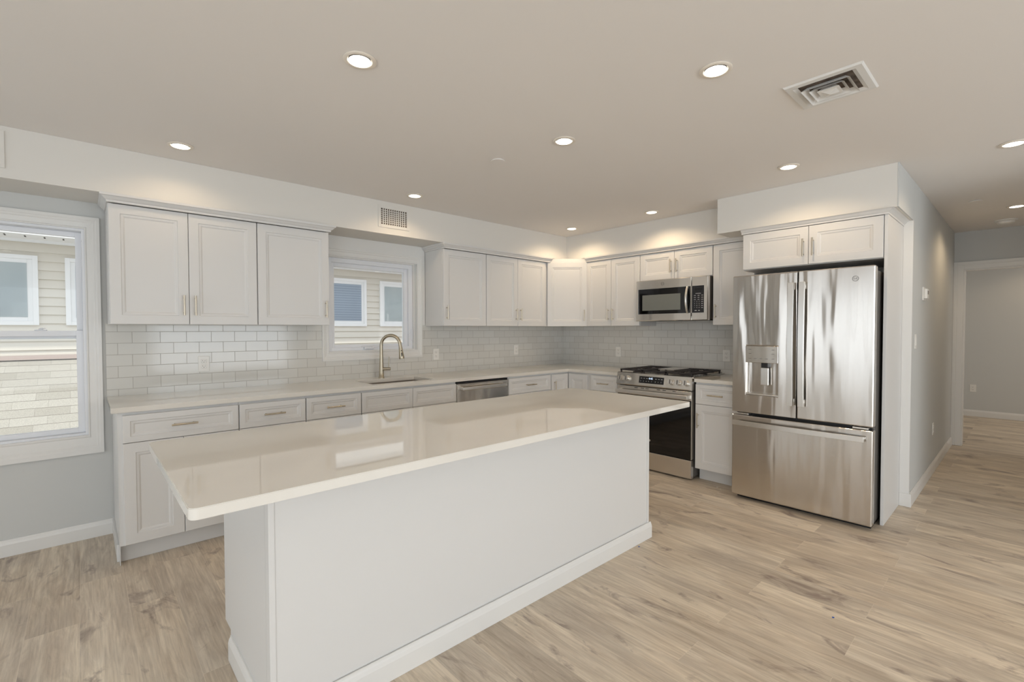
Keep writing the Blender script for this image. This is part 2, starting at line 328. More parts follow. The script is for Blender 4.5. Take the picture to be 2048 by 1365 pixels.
# ================================================================== the shell
def struct(mb, name, m, label=None, parent=None, smooth=False):
    o = mb.build(name, m, parent, smooth)
    if not parent: o['kind'] = 'structure'
    if label: o['label'] = label
    return o
struct(MB().box(-7.65, 6.2, -8.65, .15, -.12, 0), 'floor', 'wood', 'greyish oak plank floor')
struct(MB().box(-7.65, 6.2, -8.65, .15, H, H+.12), 'ceiling', 'ceil', 'flat off-white ceiling')
# sink wall with its two window openings
b = MB()
W1 = (-5.53, -4.627, .674, 2.007); W2 = (-3.074, -2.211, 1.156, 2.003)
xs = [-7.65, W1[0], W1[1], W2[0], W2[1], .15]
b.box(xs[0], xs[1], 0, .15, 0, H); b.box(xs[2], xs[3], 0, .15, 0, H); b.box(xs[4], xs[5], 0, .15, 0, H)
for w in (W1, W2): b.box(w[0], w[1], 0, .15, 0, w[2]); b.box(w[0], w[1], 0, .15, w[3], H)
struct(b, 'wall_back', 'gray', 'light grey wall with two windows behind the sink counter')
struct(MB().box(0, .12, -3.44, 0, 0, H), 'wall_right', 'white', 'white wall behind the range')
b = MB(); b.box(-.025, 2.829, -3.508, -3.453, 0, H)
struct(b, 'wall_hall', 'gray', 'grey hallway wall beside the refrigerator')
b = MB(); b.box(2.829, 2.95, -3.591, -3.45, 0, H); b.box(2.829, 2.95, -4.50, -3.591, 2.03, H); b.box(2.829, 2.95, -4.87, -4.50, 0, H)
struct(b, 'wall_hall_end', 'gray', 'grey wall around the open doorway at the end of the hall')
struct(MB().box(.0, 2.829, -4.87, -4.75, 0, H), 'wall_hall_right', 'gray')
struct(MB().box(.0, .12, -8.5, -4.87, 0, H), 'wall_front_right', 'gray')
b = MB(); b.box(5.5, 5.62, -6.2, -3.2, 0, H); b.box(2.95, 5.5, -3.32, -3.2, 0, H); b.box(2.95, 5.5, -6.2, -6.08, 0, H); b.box(2.95, 3.05, -6.08, -4.87, 0, H)
struct(b, 'wall_far_room', 'gray', 'grey-mauve wall of the room beyond the doorway')
# walls behind the camera with large glazed openings
b = MB(); zz = (.2, 2.25)
for x0, x1 in ((-7.65, -7.2), (-4.4, -3.6), (-.8, .12)): b.box(x0, x1, -8.65, -8.5, 0, H)
for x0, x1 in ((-7.2, -4.4), (-3.6, -.8)): b.box(x0, x1, -8.65, -8.5, 0, zz[0]); b.box(x0, x1, -8.65, -8.5, zz[1], H)
struct(b, 'wall_front', 'gray')
b = MB()
for y0, y1 in ((-8.5, -7.6), (-4.8, -3.6), (-.8, 0)): b.box(-7.65, -7.5, y0, y1, 0, H)
for y0, y1 in ((-7.6, -4.8), (-3.6, -.8)): b.box(-7.65, -7.5, y0, y1, 0, zz[0]); b.box(-7.65, -7.5, y0, y1, zz[1], H)
struct(b, 'wall_left', 'gray')
# soffits
b = MB(); b.box(-7.5, 0, -.36, -.001, ZS, H-.001); struct(b, 'trim_1', 'white', 'white soffit above the sink wall cabinets')
b = MB(); b.box(-.35, -.001, -2.30, -.36, ZS, H-.001); struct(b, 'trim_2', 'white', 'white soffit above the range wall cabinets')
SF = MB(); SF.box(-.631, -.001, -3.50, -2.30, 2.165, H-.001); struct(SF, 'trim_3', 'white', 'deeper white soffit above the refrigerator')
# its hallway side is painted like the hall wall
struct(MB().box(-.630, -.026, -3.508, -3.5005, 2.166, H-.001), 'wall_soffit_side', 'gray', 'grey hallway side of the refrigerator soffit')
# backsplash tile
b = MB(); b.box(-4.536, -3.122, -.008, -.0005, ZC-.03, 1.40); b.box(-3.122, -2.136, -.008, -.0005, ZC-.03, 1.083); b.box(-2.136, -.0005, -.008, -.0005, ZC-.03, 1.40)
struct(b, 'wall_backsplash_back', 'tile_x', 'white subway tile backsplash on the sink wall')
struct(MB().box(-.008, -.0005, -2.52, -.0085, ZC-.03, 1.46), 'wall_backsplash_right', 'tile_y', 'white subway tile backsplash behind the range')
# baseboards
def bboard(a0, a1, axis, face, sign, name, label, h=.10):
    """face = wall plane coordinate, sign = outward direction"""
    f = lambda w: face+sign*w
    poly = [(f(0.0005), .0005), (f(.014), .0005), (f(.014), h*.72), (f(.010), h*.86), (f(.006), h*.93), (f(.005), h), (f(.0005), h)]
    struct(MB().prism(poly, axis, a0, a1), name, 'trim', label)
bboard(-7.5, -4.509, 'x', 0, -1, 'baseboard_back', 'white baseboard under the left window')
bboard(-.027, 2.829, 'x', -3.508, -1, 'baseboard_hall', 'white baseboard along the hallway wall')
bboard(-6.08, -3.32, 'y', 5.5, -1, 'baseboard_far_room', 'white baseboard in the far room')
# wall end trim beside the fridge panel + its baseboard block
b = MB(); b.box(-.045, -.026, -3.51, -3.4525, .10, 2.164, .001); b.box(-.052, -.026, -3.524, -3.4525, .0005, .10, .002)
struct(b, 'trim_4', 'trim', 'white trim board capping the wall end beside the refrigerator panel')

# ---- casings: picture frame made of stepped loops
def casing(mb, x0, x1, z0, z1, wl, wb, wt, t=.019):
    # outer rect x0..x1, z0..z1; inner = outer inset by widths
    def ring(f):   # f = 0 outer .. 1 inner
        return [(x0+wl*f, z0+wb*f), (x1-wl*f, z0+wb*f), (x1-wl*f, z1-wt*f), (x0+wl*f, z1-wt*f)]
    prof = [(0, .0005), (0, t), (.22, t), (.30, t-.004), (.42, t-.004), (.50, t-.008), (.86, t-.010), (.92, t-.006), (1, t-.006), (1, .0005)]
    R = []
    for f, w in prof: R.append([mb.bm.verts.new((x, -w, z)) for x, z in ring(f)])
    for a, c in zip(R, R[1:]+R[:1]):
        for k in range(4): mb.bm.faces.new((a[k], a[(k+1) % 4], c[(k+1) % 4], c[k]))
    return mb
def frame(mb, x0, x1, z0, z1, y0, y1, w, wb=None, bev=.001):
    wb = wb or w
    mb.box(x0, x0+w, y0, y1, z0, z1, bev); mb.box(x1-w, x1, y0, y1, z0, z1, bev)
    mb.box(x0+w, x1-w, y0, y1, z1-w, z1, bev); mb.box(x0+w, x1-w, y0, y1, z0, z0+wb, bev); return mb
w = thing('window_1', 'double-hung window at the left edge with wide white casing', None, (W1[0], 0, W1[2]), kind='structure')
def wchild(o): o.location = (-w.location.x, -w.location.y, -w.location.z); return o
wchild(casing(MB(), W1[0]-.072, W1[1]+.072, .554, 2.082, .074, .122, .077).build('casing', 'trim', w))
b = MB(); x0, x1, z0, z1 = W1
frame(b, x0+.0005, x1-.0005, z0+.0005, z1-.0005, .001, .115, .016); wchild(b.build('jamb', 'vinyl', w))
b = MB(); frame(b, x0+.017, x1-.017, 1.30, z1-.017, .075, .105, .030, .046); wchild(b.build('upper_sash', 'vinyl', w))
lo = wchild(frame(MB(), x0+.017, x1-.017, z0+.017, 1.352, .040, .070, .034, .030).build('lower_sash', 'vinyl', w))
for lx in (-4.84, -5.31):
    MB().box(lx-.028, lx+.028, .045, .066, 1.352, 1.360, .003).cyl((lx, .056, 1.360), (lx, .056, 1.366), .010).box(lx-.006, lx+.022, .042, .052, 1.364, 1.370, .002).build('sash_lock', 'vinyl', lo)
wchild(MB().box(x0+.045, x1-.045, .088, .092, 1.345, z1-.045).build('upper_pane', 'glass', w))
wchild(MB().box(x0+.049, x1-.049, .053, .057, z0+.045, 1.307).build('lower_pane', 'glass', w))
w = thing('window_2', 'window above the sink with white casing', None, (W2[0], 0, W2[2]), kind='structure')
x0, x1, z0, z1 = W2
wchild(casing(MB(), -3.126, -2.136, 1.083, 2.079, .055, .074, .077).build('casing', 'trim', w))
wchild(MB().box(-3.178, -2.0965, -.006, -.0005, 2.0795, 2.179).box(-3.178, -3.1265, -.006, -.0005, 1.401, 2.0795).box(-2.1355, -2.0965, -.006, -.0005, 1.401, 2.0795).build('surround', 'trim', w))
wchild(frame(MB(), x0+.0005, x1-.0005, z0+.0005, z1-.0005, .001, .05, .010).build('jamb', 'trim', w))
wchild(frame(MB(), x0+.0105, x1-.0105, z0+.0105, z1-.0105, .030, .115, .040, .028).build('window_frame', 'vinyl', w))
sa = wchild(frame(MB(), x0+.045, x1-.045, z0+.035, z1-.045, .060, .10, .040, .028, .003).build('sash', 'vinyl', w))
MB().box(-2.236, -2.224, .018, .030, 1.245, 1.365, .004).box(-2.238, -2.222, .0295, .036, 1.24, 1.30, .002).build('lock_lever', 'vinyl', sa)
MB().box(-2.735, -2.64, .006, .034, 1.176, 1.196, .006).box(-2.76, -2.66, .004, .016, 1.196, 1.204, .003).cyl((-2.66, .012, 1.190), (-2.66, .012, 1.206), .007).build('crank', 'vinyl', sa)
wchild(MB().box(x0+.082, x1-.082, .078, .082, z0+.06, z1-.082).build('pane', 'glass', w))
# big windows behind the camera (frames with glass)
def bigwin(name, x0, x1, loc, rz, label):
    w = thing(name, label, None, loc, rz, kind='structure')
    b = MB(); frame(b, x0, x1, .2, 2.25, -.03, .03, .05); b.box((x0+x1)/2-.03, (x0+x1)/2+.03, -.03, .03, .25, 2.2); b.build('window_frame', 'vinyl', w)
    MB().box(x0+.05, x1-.05, -.003, .003, .25, 2.2).build('pane', 'glass', w)
bigwin('window_3', -7.199, -4.401, (0, -8.57, 0), 0, 'tall glazed opening behind the viewer')
bigwin('window_4', -3.599, -.801, (0, -8.57, 0), 0, 'tall glazed opening behind the viewer')
bigwin('window_5', 4.801, 7.599, (-7.57, 0, 0), -PI/2, 'tall glazed opening left of the viewer')
bigwin('window_6', .801, 3.599, (-7.57, 0, 0), -PI/2, 'tall glazed opening at the left end of the sink wall')
# doorway casing at hall end (plane x = 2.829, faces -x)
d = thing('door_1', 'cased opening to the room at the end of the hall', None, (2.829, -4.045, 0), RR, kind='structure')
# local x = -(y+4.045)
hw = .454
b = MB()
for sgn in (-1, 1):
    a0, a1 = sorted((sgn*hw, sgn*(hw+.086)))
    b.box(a0, a1, -.014, -.0005, .0005, 2.03+.086, .002)
    o0, o1 = sorted((sgn*(hw+.05), sgn*(hw+.086))); b.box(o0, o1, -.021, -.014, .0005, 2.116, .002)
b.box(-hw, hw, -.014, -.0005, 2.03, 2.116, .002); b.box(-hw-.05, hw+.05, -.021, -.014, 2.08, 2.116, .002)
b.build('casing', 'trim', d)
b = MB()
for sgn in (-1, 1):
    a0, a1 = sorted((sgn*(hw+.0), sgn*(hw-.012))); b.box(a0, a1, .0005, .125, .0005, 2.018)
b.box(-hw, hw, .0005, .125, 2.018, 2.0295); b.build('jamb', 'trim', d)

# ================================================================== cabinets
def door_mesh(w, h, fr=.058, t=.019):
    return MB().loops(0, w, 0, h, [(0, 0), (0, t-.002), (.002, t), (fr, t), (fr+.003, t-.005), (fr+.014, t-.006), (fr+.022, t-.011)])
def pull(parent, x, z, vert=True, ln=.132, out=.032, dx=0):
    b = MB(); s = ln/2; g = .048
    if vert:
        b.cyl((x, -out, z-s), (x, -out, z+s), .0055, seg=12)
        for q in (-g, g): b.cyl((x, -.0002, z+q), (x, -out, z+q), .004, seg=10)
    else:
        b.cyl((x-s, -out, z), (x+s, -out, z), .0055, seg=12)
        for q in (-g, g): b.cyl((x+q, -.0002, z), (x+q, -out, z), .004, seg=10)
    o = b.build('handle', 'nickel', parent, smooth=True); return o
def cabinet(label, wall, u0, u1, z0, z1, depth, fronts, name='wall_cabinet', cat='cabinet', group=None, toe=0, toe_left=False, side=True):
    """fronts: (kind, a0, a1, b0, b1, handle) in absolute u, z; handle = None | 'h' | 'l' | 'r' | 'lt' | 'rt' (side, top)"""
    loc, rz = wframe(wall, u0, z0); t = thing(name, label, cat, loc, rz, group); w = u1-u0; h = z1-z0
    b = MB(); b.box(.0005, w-.0005, -depth, -.0095, toe, h)
    if toe: b.box(.0005, w-.0005, -depth+.076, -.0095, .0005, toe)
    b.build('body', 'cab', t)
    for kind, a0, a1, b0, b1, hd in fronts:
        g = .0016; ww = a1-a0-2*g; hh = b1-b0-2*g
        f = door_mesh(ww, hh, .034 if hh < .2 else .056).build('drawer_front' if kind == 'drawer' else ('false_front' if kind == 'false' else 'door'), 'cab', t, loc=(a0-u0+g, -depth-.0005, b0-z0+g))
        if hd:
            if hd == 'h': pull(f, ww/2, hh/2, False, .132, .019+.030)
            else:
                x = .030 if hd[0] == 'l' else ww-.030
                pull(f, x, (hh-.14 if 't' in hd else .125), True, .132, .019+.030)
    return t
ZU0, ZU1, DU = 1.391, 2.130, .311
def uc(label, wall, u0, u1, doors, **kw): return cabinet(label, wall, u0, u1, kw.pop('z0', ZU0), ZU1, DU, doors, **kw)
uc('white two-door wall cabinet at the far left beside the left window', 'back', -4.525, -3.703,
   [('door', -4.523, -4.117, ZU0, ZU1, 'r'), ('door', -4.117, -3.705, ZU0, ZU1, 'l')])
uc('white single-door wall cabinet just left of the sink window', 'back', -3.703, -3.181, [('door', -3.701, -3.183, ZU0, ZU1, 'r')])
uc('white single-door wall cabinet just right of the sink window', 'back', -2.094, -1.564, [('door', -2.092, -1.566, ZU0, ZU1, 'l')])
uc('white two-door wall cabinet between the single-door one and the corner cabinet', 'back', -1.564, -.645,
   [('door', -1.562, -1.119, ZU0, ZU1, 'r'), ('door', -1.119, -.680, ZU0, ZU1, 'l')])
uc('white two-door wall cabinet between the corner cabinet and the microwave', 'right', .645, 1.354, [('door', .647, .991, ZU0, ZU1, 'r'), ('door', .991, 1.352, ZU0, ZU1, 'l')])
uc('short white two-door cabinet directly above the microwave', 'right', 1.3545, 2.126, [('door', 1.356, 1.741, 1.852, ZU1, 'r'), ('door', 1.741, 2.124, 1.852, ZU1, 'l')], z0=1.85)
uc('white wall cabinet between the microwave and the refrigerator', 'right', 2.1265, 2.495, [('door', 2.128, 2.493, ZU0, ZU1, 'l')])
# diagonal corner cabinet
t = thing('wall_cabinet', 'white diagonal wall cabinet in the corner of the room', 'cabinet', (0, 0, ZU0))
hU = ZU1-ZU0
MB().prism([(-.0095, -.0095), (-.0095, -.6445), (-.315, -.6445), (-.6445, -.315), (-.6445, -.0095)], 'z', 0, hU+.045).build('body', 'cab', t)
dl = math.hypot(.3295, .3295)
f = door_mesh(dl-.012, hU).build('door', 'cab', t, loc=(-.6445+.0042, -.315-.0042-.001, 0)); f.rotation_euler = (0, 0, -PI/4)
pull(f, dl-.012-.030, .125, True, .132, .049)
# refrigerator surround: cabinet above + tall end panel
cabinet('white two-door cabinet above the refrigerator', 'right', 2.505, 3.432, 1.835, 2.127, .60, [('door', 2.507, 2.981, 1.837, ZU1-.004, 'r'), ('door', 2.981, 3.430, 1.837, ZU1-.004, 'l')])
tag(MB().box(-.614, -.0265, -3.452, -3.433, .0005, 2.1275, .001).build('end_panel', 'cab'), 'tall white end panel on the right side of the refrigerator', 'panel')
# crown mouldings
def crown(pts, label, z0=2.131, z1=2.178):
    """pts: path of the cabinet front line (plan), profile grows to the left-hand side of travel"""
    prof = [(-.02, z0), (.004, z0), (.006, z0+.010), (.014, z0+.016), (.026, z0+.030), (.034, z0+.034), (.036, z1), (-.02, z1)]
    b = MB(); P = [Vector((p[0], p[1])) for p in pts]; R = []
    for i, p in enumerate(P):
        d0 = (P[i]-P[i-1]).normalized() if i else None; d1 = (P[i+1]-P[i]).normalized() if i < len(P)-1 else None
        n0 = Vector((d0.y, -d0.x)) if d0 else None; n1 = Vector((d1.y, -d1.x)) if d1 else None
        if n0 and n1: n = (n0+n1)/(1+n0.dot(n1))
        else: n = n0 or n1
        R.append([b.bm.verts.new((p.x+n.x*o, p.y+n.y*o, z)) for o, z in prof])
    for a, c in zip(R, R[1:]):
        for k in range(len(prof)): b.bm.faces.new((a[k], a[(k+1) % len(prof)], c[(k+1) % len(prof)], c[k]))
    b.bm.faces.new(R[0][::-1]); b.bm.faces.new(R[-1])
    return tag(b.build('crown_molding', 'cab'), label, 'molding')
crown([(-4.525, -.012), (-4.525, -.355), (-3.181, -.355), (-3.181, -.012)], 'crown molding on top of the cabinets left of the sink window')
crown([(-2.094, -.012), (-2.094, -.355), (-.62, -.355)], 'crown molding on top of the cabinets from the sink window to the corner')
crown([(-.345, -.655), (-.345, -2.30)], 'crown molding on the range wall between the corner and the refrigerator')
crown([(-.345, -2.3005), (-.345, -2.497)], 'short crown molding piece under the deep soffit, left of the refrigerator', z1=2.1635)
crown([(-.622, -2.498), (-.622, -3.452), (-.04, -3.452)], 'crown molding wrapping the top of the refrigerator surround', 2.128, 2.1635)

# base cabinets
ZB0, ZB1, DB = 0.0005, .883, .613; ZD0, ZDS, ZD1 = .114, .704, .866; TOE = .110
def bc(label, wall, u0, u1, fronts): return cabinet(label, wall, u0, u1, ZB0, ZB1, DB, fronts, name='base_cabinet', toe=TOE)
c = bc('white base cabinet with one wide drawer over two doors, leftmost on the sink wall', 'back', -4.508, -3.900,
   [('drawer', -4.490, -3.902, ZDS, ZD1, 'h'), ('door', -4.490, -4.202, ZD0, ZDS, 'rt'), ('door', -4.202, -3.902, ZD0, ZDS, 'lt')])
MB().box(-.003, .0003, -.6135, -.0145, .0005, .883).box(-.0035, .606, -.553, -.5375, .0005, .112).box(-.014, -.003, -.548, -.0145, .0005, .10, .002).build('side_panel', 'cab', c)
bc('white base cabinet with a narrow drawer, second from the left on the sink wall', 'back', -3.900, -3.476, [('drawer', -3.898, -3.478, ZDS, ZD1, 'h'), ('door', -3.898, -3.478, ZD0, ZDS, 'rt')])
bc('white base cabinet with a narrow drawer, directly left of the sink cabinet', 'back', -3.476, -3.060, [('drawer', -3.474, -3.062, ZDS, ZD1, 'h'), ('door', -3.474, -3.062, ZD0, ZDS, 'lt')])
cs = thing('base_cabinet', 'white sink base cabinet with two drawer-like false fronts without handles', 'cabinet', (-3.06, 0, ZB0))
b = MB(); b.box(.0005, .018, -DB, -.0095, TOE, ZB1); b.box(.881, .8985, -DB, -.0095, TOE, ZB1); b.box(.018, .881, -DB, -DB+.018, TOE, ZB1); b.box(.018, .881, -.05, -.0095, TOE, ZB1); b.box(.018, .881, -DB+.018, -.05, TOE, TOE+.018); b.box(.0005, .8985, -DB+.076, -.0095, 0, TOE)
b.build('body', 'cab', cs)
for a0, a1, hd in ((-3.058, -2.609, 'rt'), (-2.609, -2.163, 'lt')):
    door_mesh(a1-a0-.003, ZD1-ZDS-.003, .034).build('false_front', 'cab', cs, loc=(a0+3.06+.0015, -DB-.0005, ZDS-ZB0+.0015))
    f = door_mesh(a1-a0-.003, ZDS-ZD0-.003, .056).build('door', 'cab', cs, loc=(a0+3.06+.0015, -DB-.0005, ZD0-ZB0+.0015))
    pull(f, (.03 if hd[0] == 'l' else a1-a0-.033), .45, True, .132, .049)
bc('white base cabinet with a wide drawer, right of the dishwasher', 'back', -1.530, -.915, [('drawer', -1.528, -.925, ZDS, ZD1, 'h'), ('door', -1.528, -1.226, ZD0, ZDS, 'rt'), ('door', -1.226, -.925, ZD0, ZDS, 'lt')])
# corner base: L shaped with folded two-leaf door
t = thing('base_cabinet', 'white corner base cabinet with a folding two-leaf door', 'cabinet', (0, 0, ZB0))
def Lp(d, far): return [(-.0095, -.0095), (-.0095, -far), (-d, -far), (-d, -d), (-far, -d), (-far, -.0095)]
MB().prism(Lp(DB, .9145), 'z', TOE, ZB1-ZB0).prism(Lp(DB-.076, .9145), 'z', 0, TOE).build('body', 'cab', t)
f = door_mesh(.262, ZD1-ZD0-.003, .056).build('door', 'cab', t, loc=(-.898, -DB-.0005, ZD0)); pull(f, .035, ZD1-ZD0-.135, True, .132, .049)
f = door_mesh(.262, ZD1-ZD0-.003, .056).build('door', 'cab', t, loc=(-DB-.0005, -.636, ZD0)); f.rotation_euler = (0, 0, RR)
bc('white base cabinet with one drawer, directly left of the range', 'right', .915, 1.300, [('drawer', .950, 1.290, ZDS, ZD1, 'h'), ('door', .950, 1.290, ZD0, ZDS, 'rt')])
bc('white base cabinet with one drawer, between the range and the refrigerator', 'right', 2.113, 2.490, [('drawer', 2.115, 2.488, .69, ZD1, 'h'), ('door', 2.115, 2.488, ZD0, .69, 'lt')])

# ================================================================== worktops
# L worktop with undermount sink cut-out
SX0, SX1, SY0, SY1 = -2.925, -2.345, -.545, -.205
def slab(bm_cells, poly_ok, z0, z1): pass
b = MB(); XL = -4.538; CF = -.648; Y2 = -1.302; z0, z1 = ZC-.03, ZC
xs = [XL, SX0, SX1, CF, -.0085]; ys = [Y2, CF, SY0, SY1, -.0085]
def cell(i, j):
    if i == 3: return True
    if j == 0: return False
    if i == 1 and j == 2: return False
    return True
V = {}
def vtx(i, j, z):
    k = (i, j, z)
    if k not in V: V[k] = b.bm.verts.new((xs[i], ys[j], z))
    return V[k]
for i in range(4):
    for j in range(4):
        if not cell(i, j): continue
        b.bm.faces.new([vtx(i, j, z1), vtx(i+1, j, z1), vtx(i+1, j+1, z1), vtx(i, j+1, z1)])
        b.bm.faces.new([vtx(i, j, z0), vtx(i, j+1, z0), vtx(i+1, j+1, z0), vtx(i+1, j, z0)])
        for (di, dj, a, c) in ((-1, 0, (i, j), (i, j+1)), (1, 0, (i+1, j), (i+1, j+1)), (0, -1, (i, j), (i+1, j)), (0, 1, (i, j+1), (i+1, j+1))):
            ii, jj = i+di, j+dj
            if not (0 <= ii < 4 and 0 <= jj < 4 and cell(ii, jj)):
                b.bm.faces.new([vtx(*a, z1), vtx(*c, z1), vtx(*c, z0), vtx(*a, z0)])
bmesh.ops.recalc_face_normals(b.bm, faces=b.bm.faces)
es = [e for e in b.bm.edges if abs(e.calc_face_angle(0)) > 1]
bmesh.ops.bevel(b.bm, geom=es, offset=.0015, segments=2, affect='EDGES')
tag(b.build('countertop', 'quartz', smooth=True), 'white quartz L-shaped worktop along the sink wall and around the corner', 'countertop')
tag(MB().box(-.648, -.0085, -2.492, -2.111, z0, z1, .0015).build('countertop', 'quartz'), 'short white quartz worktop between the range and the refrigerator', 'countertop')
# sink
t = thing('sink', 'stainless undermount sink let into the worktop under the window', 'sink', (-2.635, -.375, .66))
b = MB(); hx, hy = (SX1-SX0)/2, (SY1-SY0)/2; dz = .2235
outer = [(hx+.012, hy+.012), (hx+.004, hy+.004), (hx-.004, hy-.004), (hx-.02, hy-.02)]
lv = [dz, dz, .03, .006]
R = [[b.bm.verts.new((sx*ax, sy*ay, z)) for sx, sy in ((-1, -1), (1, -1), (1, 1), (-1, 1))] for (ax, ay), z in zip(outer, lv)]
for a, c in zip(R, R[1:]):
    for k in range(4): b.bm.faces.new((a[k], a[(k+1) % 4], c[(k+1) % 4], c[k]))
b.bm.faces.new(R[-1])
o = b.build('basin', 'sink', t, smooth=True); sm = o.modifiers.new('thick', 'SOLIDIFY'); sm.thickness = .0015; sm.offset = -1
MB().lathe([(.045, .0062), (.045, .009), (.036, .009), (.03, .0065)], (0, .02, 0)).build('drain', 'nickel', t, smooth=True)
# faucet
t = thing('faucet', 'tall gooseneck brushed nickel faucet behind the sink', 'faucet', (-2.633, -.12, ZC), math.radians(-18))
MB().lathe([(.027, .0005), (.027, .006), (.0235, .010), (.0205, .06), (.0165, .17), (.0150, .215), (.0145, .222)]).build('body', 'faucet', t, smooth=True)
pts = [(0, 0, .222), (0, 0, .28)]; R_ = .090; zc = .30
for k in range(0, 19):
    a = PI*k/18*0.96; pts.append((R_-R_*math.cos(a), 0, zc+R_*math.sin(a)))
ex = Vector(pts[-1]); pts.append((ex.x+.005, 0, ex.z-.03))
pts = [(p[0]*.84, -abs(p[0])*.53, p[2]) for p in pts]
MB().tube(pts, .0145, 16).build('spout', 'faucet', t, smooth=True)
e = Vector(pts[-1]); e2 = e+Vector((.010, -.008, -.105))
h_ = MB().tube([e+Vector((0, 0, .004)), e+(e2-e)*.3, e+(e2-e)*.9, e2], [.0155, .0175, .0245, .0225], 20).build('spray_head', 'faucet', t, smooth=True)
mid = e+(e2-e)*.62
MB().box(mid.x-.005, mid.x+.005, mid.y-.0245, mid.y-.010, mid.z-.022, mid.z+.018, .003).cyl((mid.x-.002, mid.y-.010, mid.z+.034), (mid.x-.002, mid.y-.018, mid.z+.034), .005, seg=12).build('spray_button', 'black', h_)
MB().tube([(.012, -.006, .082), (.078, -.026, .082)], [.0145, .0135], 18).build('valve', 'faucet', t, smooth=True)
MB().tube([(.062, -.022, .090), (.060, -.024, .13), (.066, -.026, .195)], [.0045, .004, .0036], 10).build('lever', 'faucet', t, smooth=True)

# ================================================================== island
t = thing('kitchen_island', 'long white kitchen island cabinet with plain panels and baseboard', 'island', (-3.1, -2.15, 0))
ox, oy = 3.1, 2.15
IX0, IX1, IY0, IY1 = -4.215, -1.947, -1.800, -2.458
def ib(*a, **k):
    return (a[0]+ox, a[1]+ox, a[2]+oy, a[3]+oy, a[4], a[5])
b = MB(); b.box(*ib(IX0+.018, IX1-.018, IY1+.012, IY0-.02, .11, .883)); b.box(*ib(IX0+.018, IX1-.018, IY1+.012, IY0-.096, .0005, .11)); b.build('body', 'cab', t)
# front (seating side) panel, slightly behind the corner stiles
MB().box(*ib(IX0+.0195, IX1-.0195, IY1+.004, IY1+.0118, .0005, .8835)).build('back_panel', 'cab', t)
for a0, a1 in ((IX0, IX0+.019), (IX1-.019, IX1)):
    MB().box(*ib(a0, a1, IY1, IY1+.040, .0005, .8835), .001).build('corner_post', 'cab', t)
for a0, a1 in ((IX0, IX0+.017), (IX1-.017, IX1)):
    b = MB(); b.prism([(IY1+.041+oy, .0005), (IY0-.096+oy, .0005), (IY0-.096+oy, .112), (IY0+oy, .112), (IY0+oy, .8835), (IY1+.041+oy, .8835)], 'x', a0+ox, a1+ox); b.build('side_panel', 'cab', t)
def bbprof(f, h=.10): return [(f(0), .0005), (f(.014), .0005), (f(.014), h*.72), (f(.010), h*.86), (f(.006), h*.93), (f(.005), h), (f(0), h)]
MB().prism(bbprof(lambda w_: IY1-.0003-w_+oy), 'x', IX0-.014+ox, IX1+.014+ox).build('baseboard', 'trim', t)
MB().prism(bbprof(lambda w_: IX0-.0003-w_+ox), 'y', IY1+oy, IY0-.115+oy).build('baseboard', 'trim', t)
MB().prism(bbprof(lambda w_: IX1+.0003+w_+ox), 'y', IY1+oy, IY0-.115+oy).build('baseboard', 'trim', t)
# doors on the sink side
for k in range(4):
    ww = (IX1-IX0-.04)/4; f = door_mesh(ww-.004, .59).build('door', 'cab', t, loc=(IX0+.02+ww*(k+1)-.002+ox, IY0-.02+.0005+oy, .114)); f.rotation_euler = (0, 0, PI); pull(f, .03 if k % 2 else ww-.034, .45, True, .132, .049)
    f = door_mesh(ww-.004, .158, .034).build('drawer_front', 'cab', t, loc=(IX0+.02+ww*(k+1)-.002+ox, IY0-.02+.0005+oy, .708)); f.rotation_euler = (0, 0, PI); pull(f, ww/2, .08, False, .132, .049)
# island worktop with rounded corners
b = MB(); X0, X1, Y0, Y1, r = -4.464, -1.937, -2.735, -1.826, .022; poly = []
Y1 = -1.745 if False else -1.800+.025-.0
Y1 = -1.800
X0b = X0
for cx_, cy_, a0 in ((X1-r, -1.790-r, 0), (X0+r, -1.790-r, 90), (X0+r, Y0+r, 180), (X1-r, Y0+r, 270)):
    for k in range(7):
        a = math.radians(a0+15*k); poly.append((cx_+r*math.cos(a), cy_+r*math.sin(a)))
b.prism(poly, 'z', ZC-.030, ZC)
bmesh.ops.recalc_face_normals(b.bm, faces=b.bm.faces)
es = [e for e in b.bm.edges if abs(e.calc_face_angle(0)) > 1.2]
bmesh.ops.bevel(b.bm, geom=es, offset=.002, segments=2, affect='EDGES')
tag(b.build('countertop', 'quartz', smooth=True), 'long white quartz worktop on the kitchen island', 'countertop')

# ================================================================== dishwasher
t = thing('dishwasher', 'stainless dishwasher under the worktop right of the sink', 'dishwasher', (-2.160, 0, 0))
MB().box(.004, .622, -.57, -.02, .10, .874).box(.01, .616, -.54, -.02, .0005, .10).build('body', 'darksteel', t)
MB().box(.004, .622, -.628, -.5705, .12, .858, .004).build('door', 'steel2', t)
MB().box(.004, .622, -.622, -.5705, .8585, .874, .001).build('control_strip', 'black', t)
b = MB(); b.box(.045, .581, -.672, -.648, .800, .832, .006)
b.box(.05, .075, -.649, -.6285, .802, .830, .003); b.box(.551, .576, -.649, -.6285, .802, .830, .003); b.build('handle', 'handle', t)

# ================================================================== range (local: x = along wall, front -y)
RU0, RU1 = 1.318, 2.102; RWd = RU1-RU0
t = thing('gas_range', 'stainless slide-in gas range with five knobs and black oven door', 'stove', (0, -RU0, 0), RR)
MB().box(.003, RWd-.003, -.625, -.02, .03, .905).build('body', 'darksteel', t)
for fx in (.05, RWd-.05):
    for fy in (-.58, -.08): MB().cyl((fx, fy, .0005), (fx, fy, .03), .018, seg=12).build('foot', 'black', t)

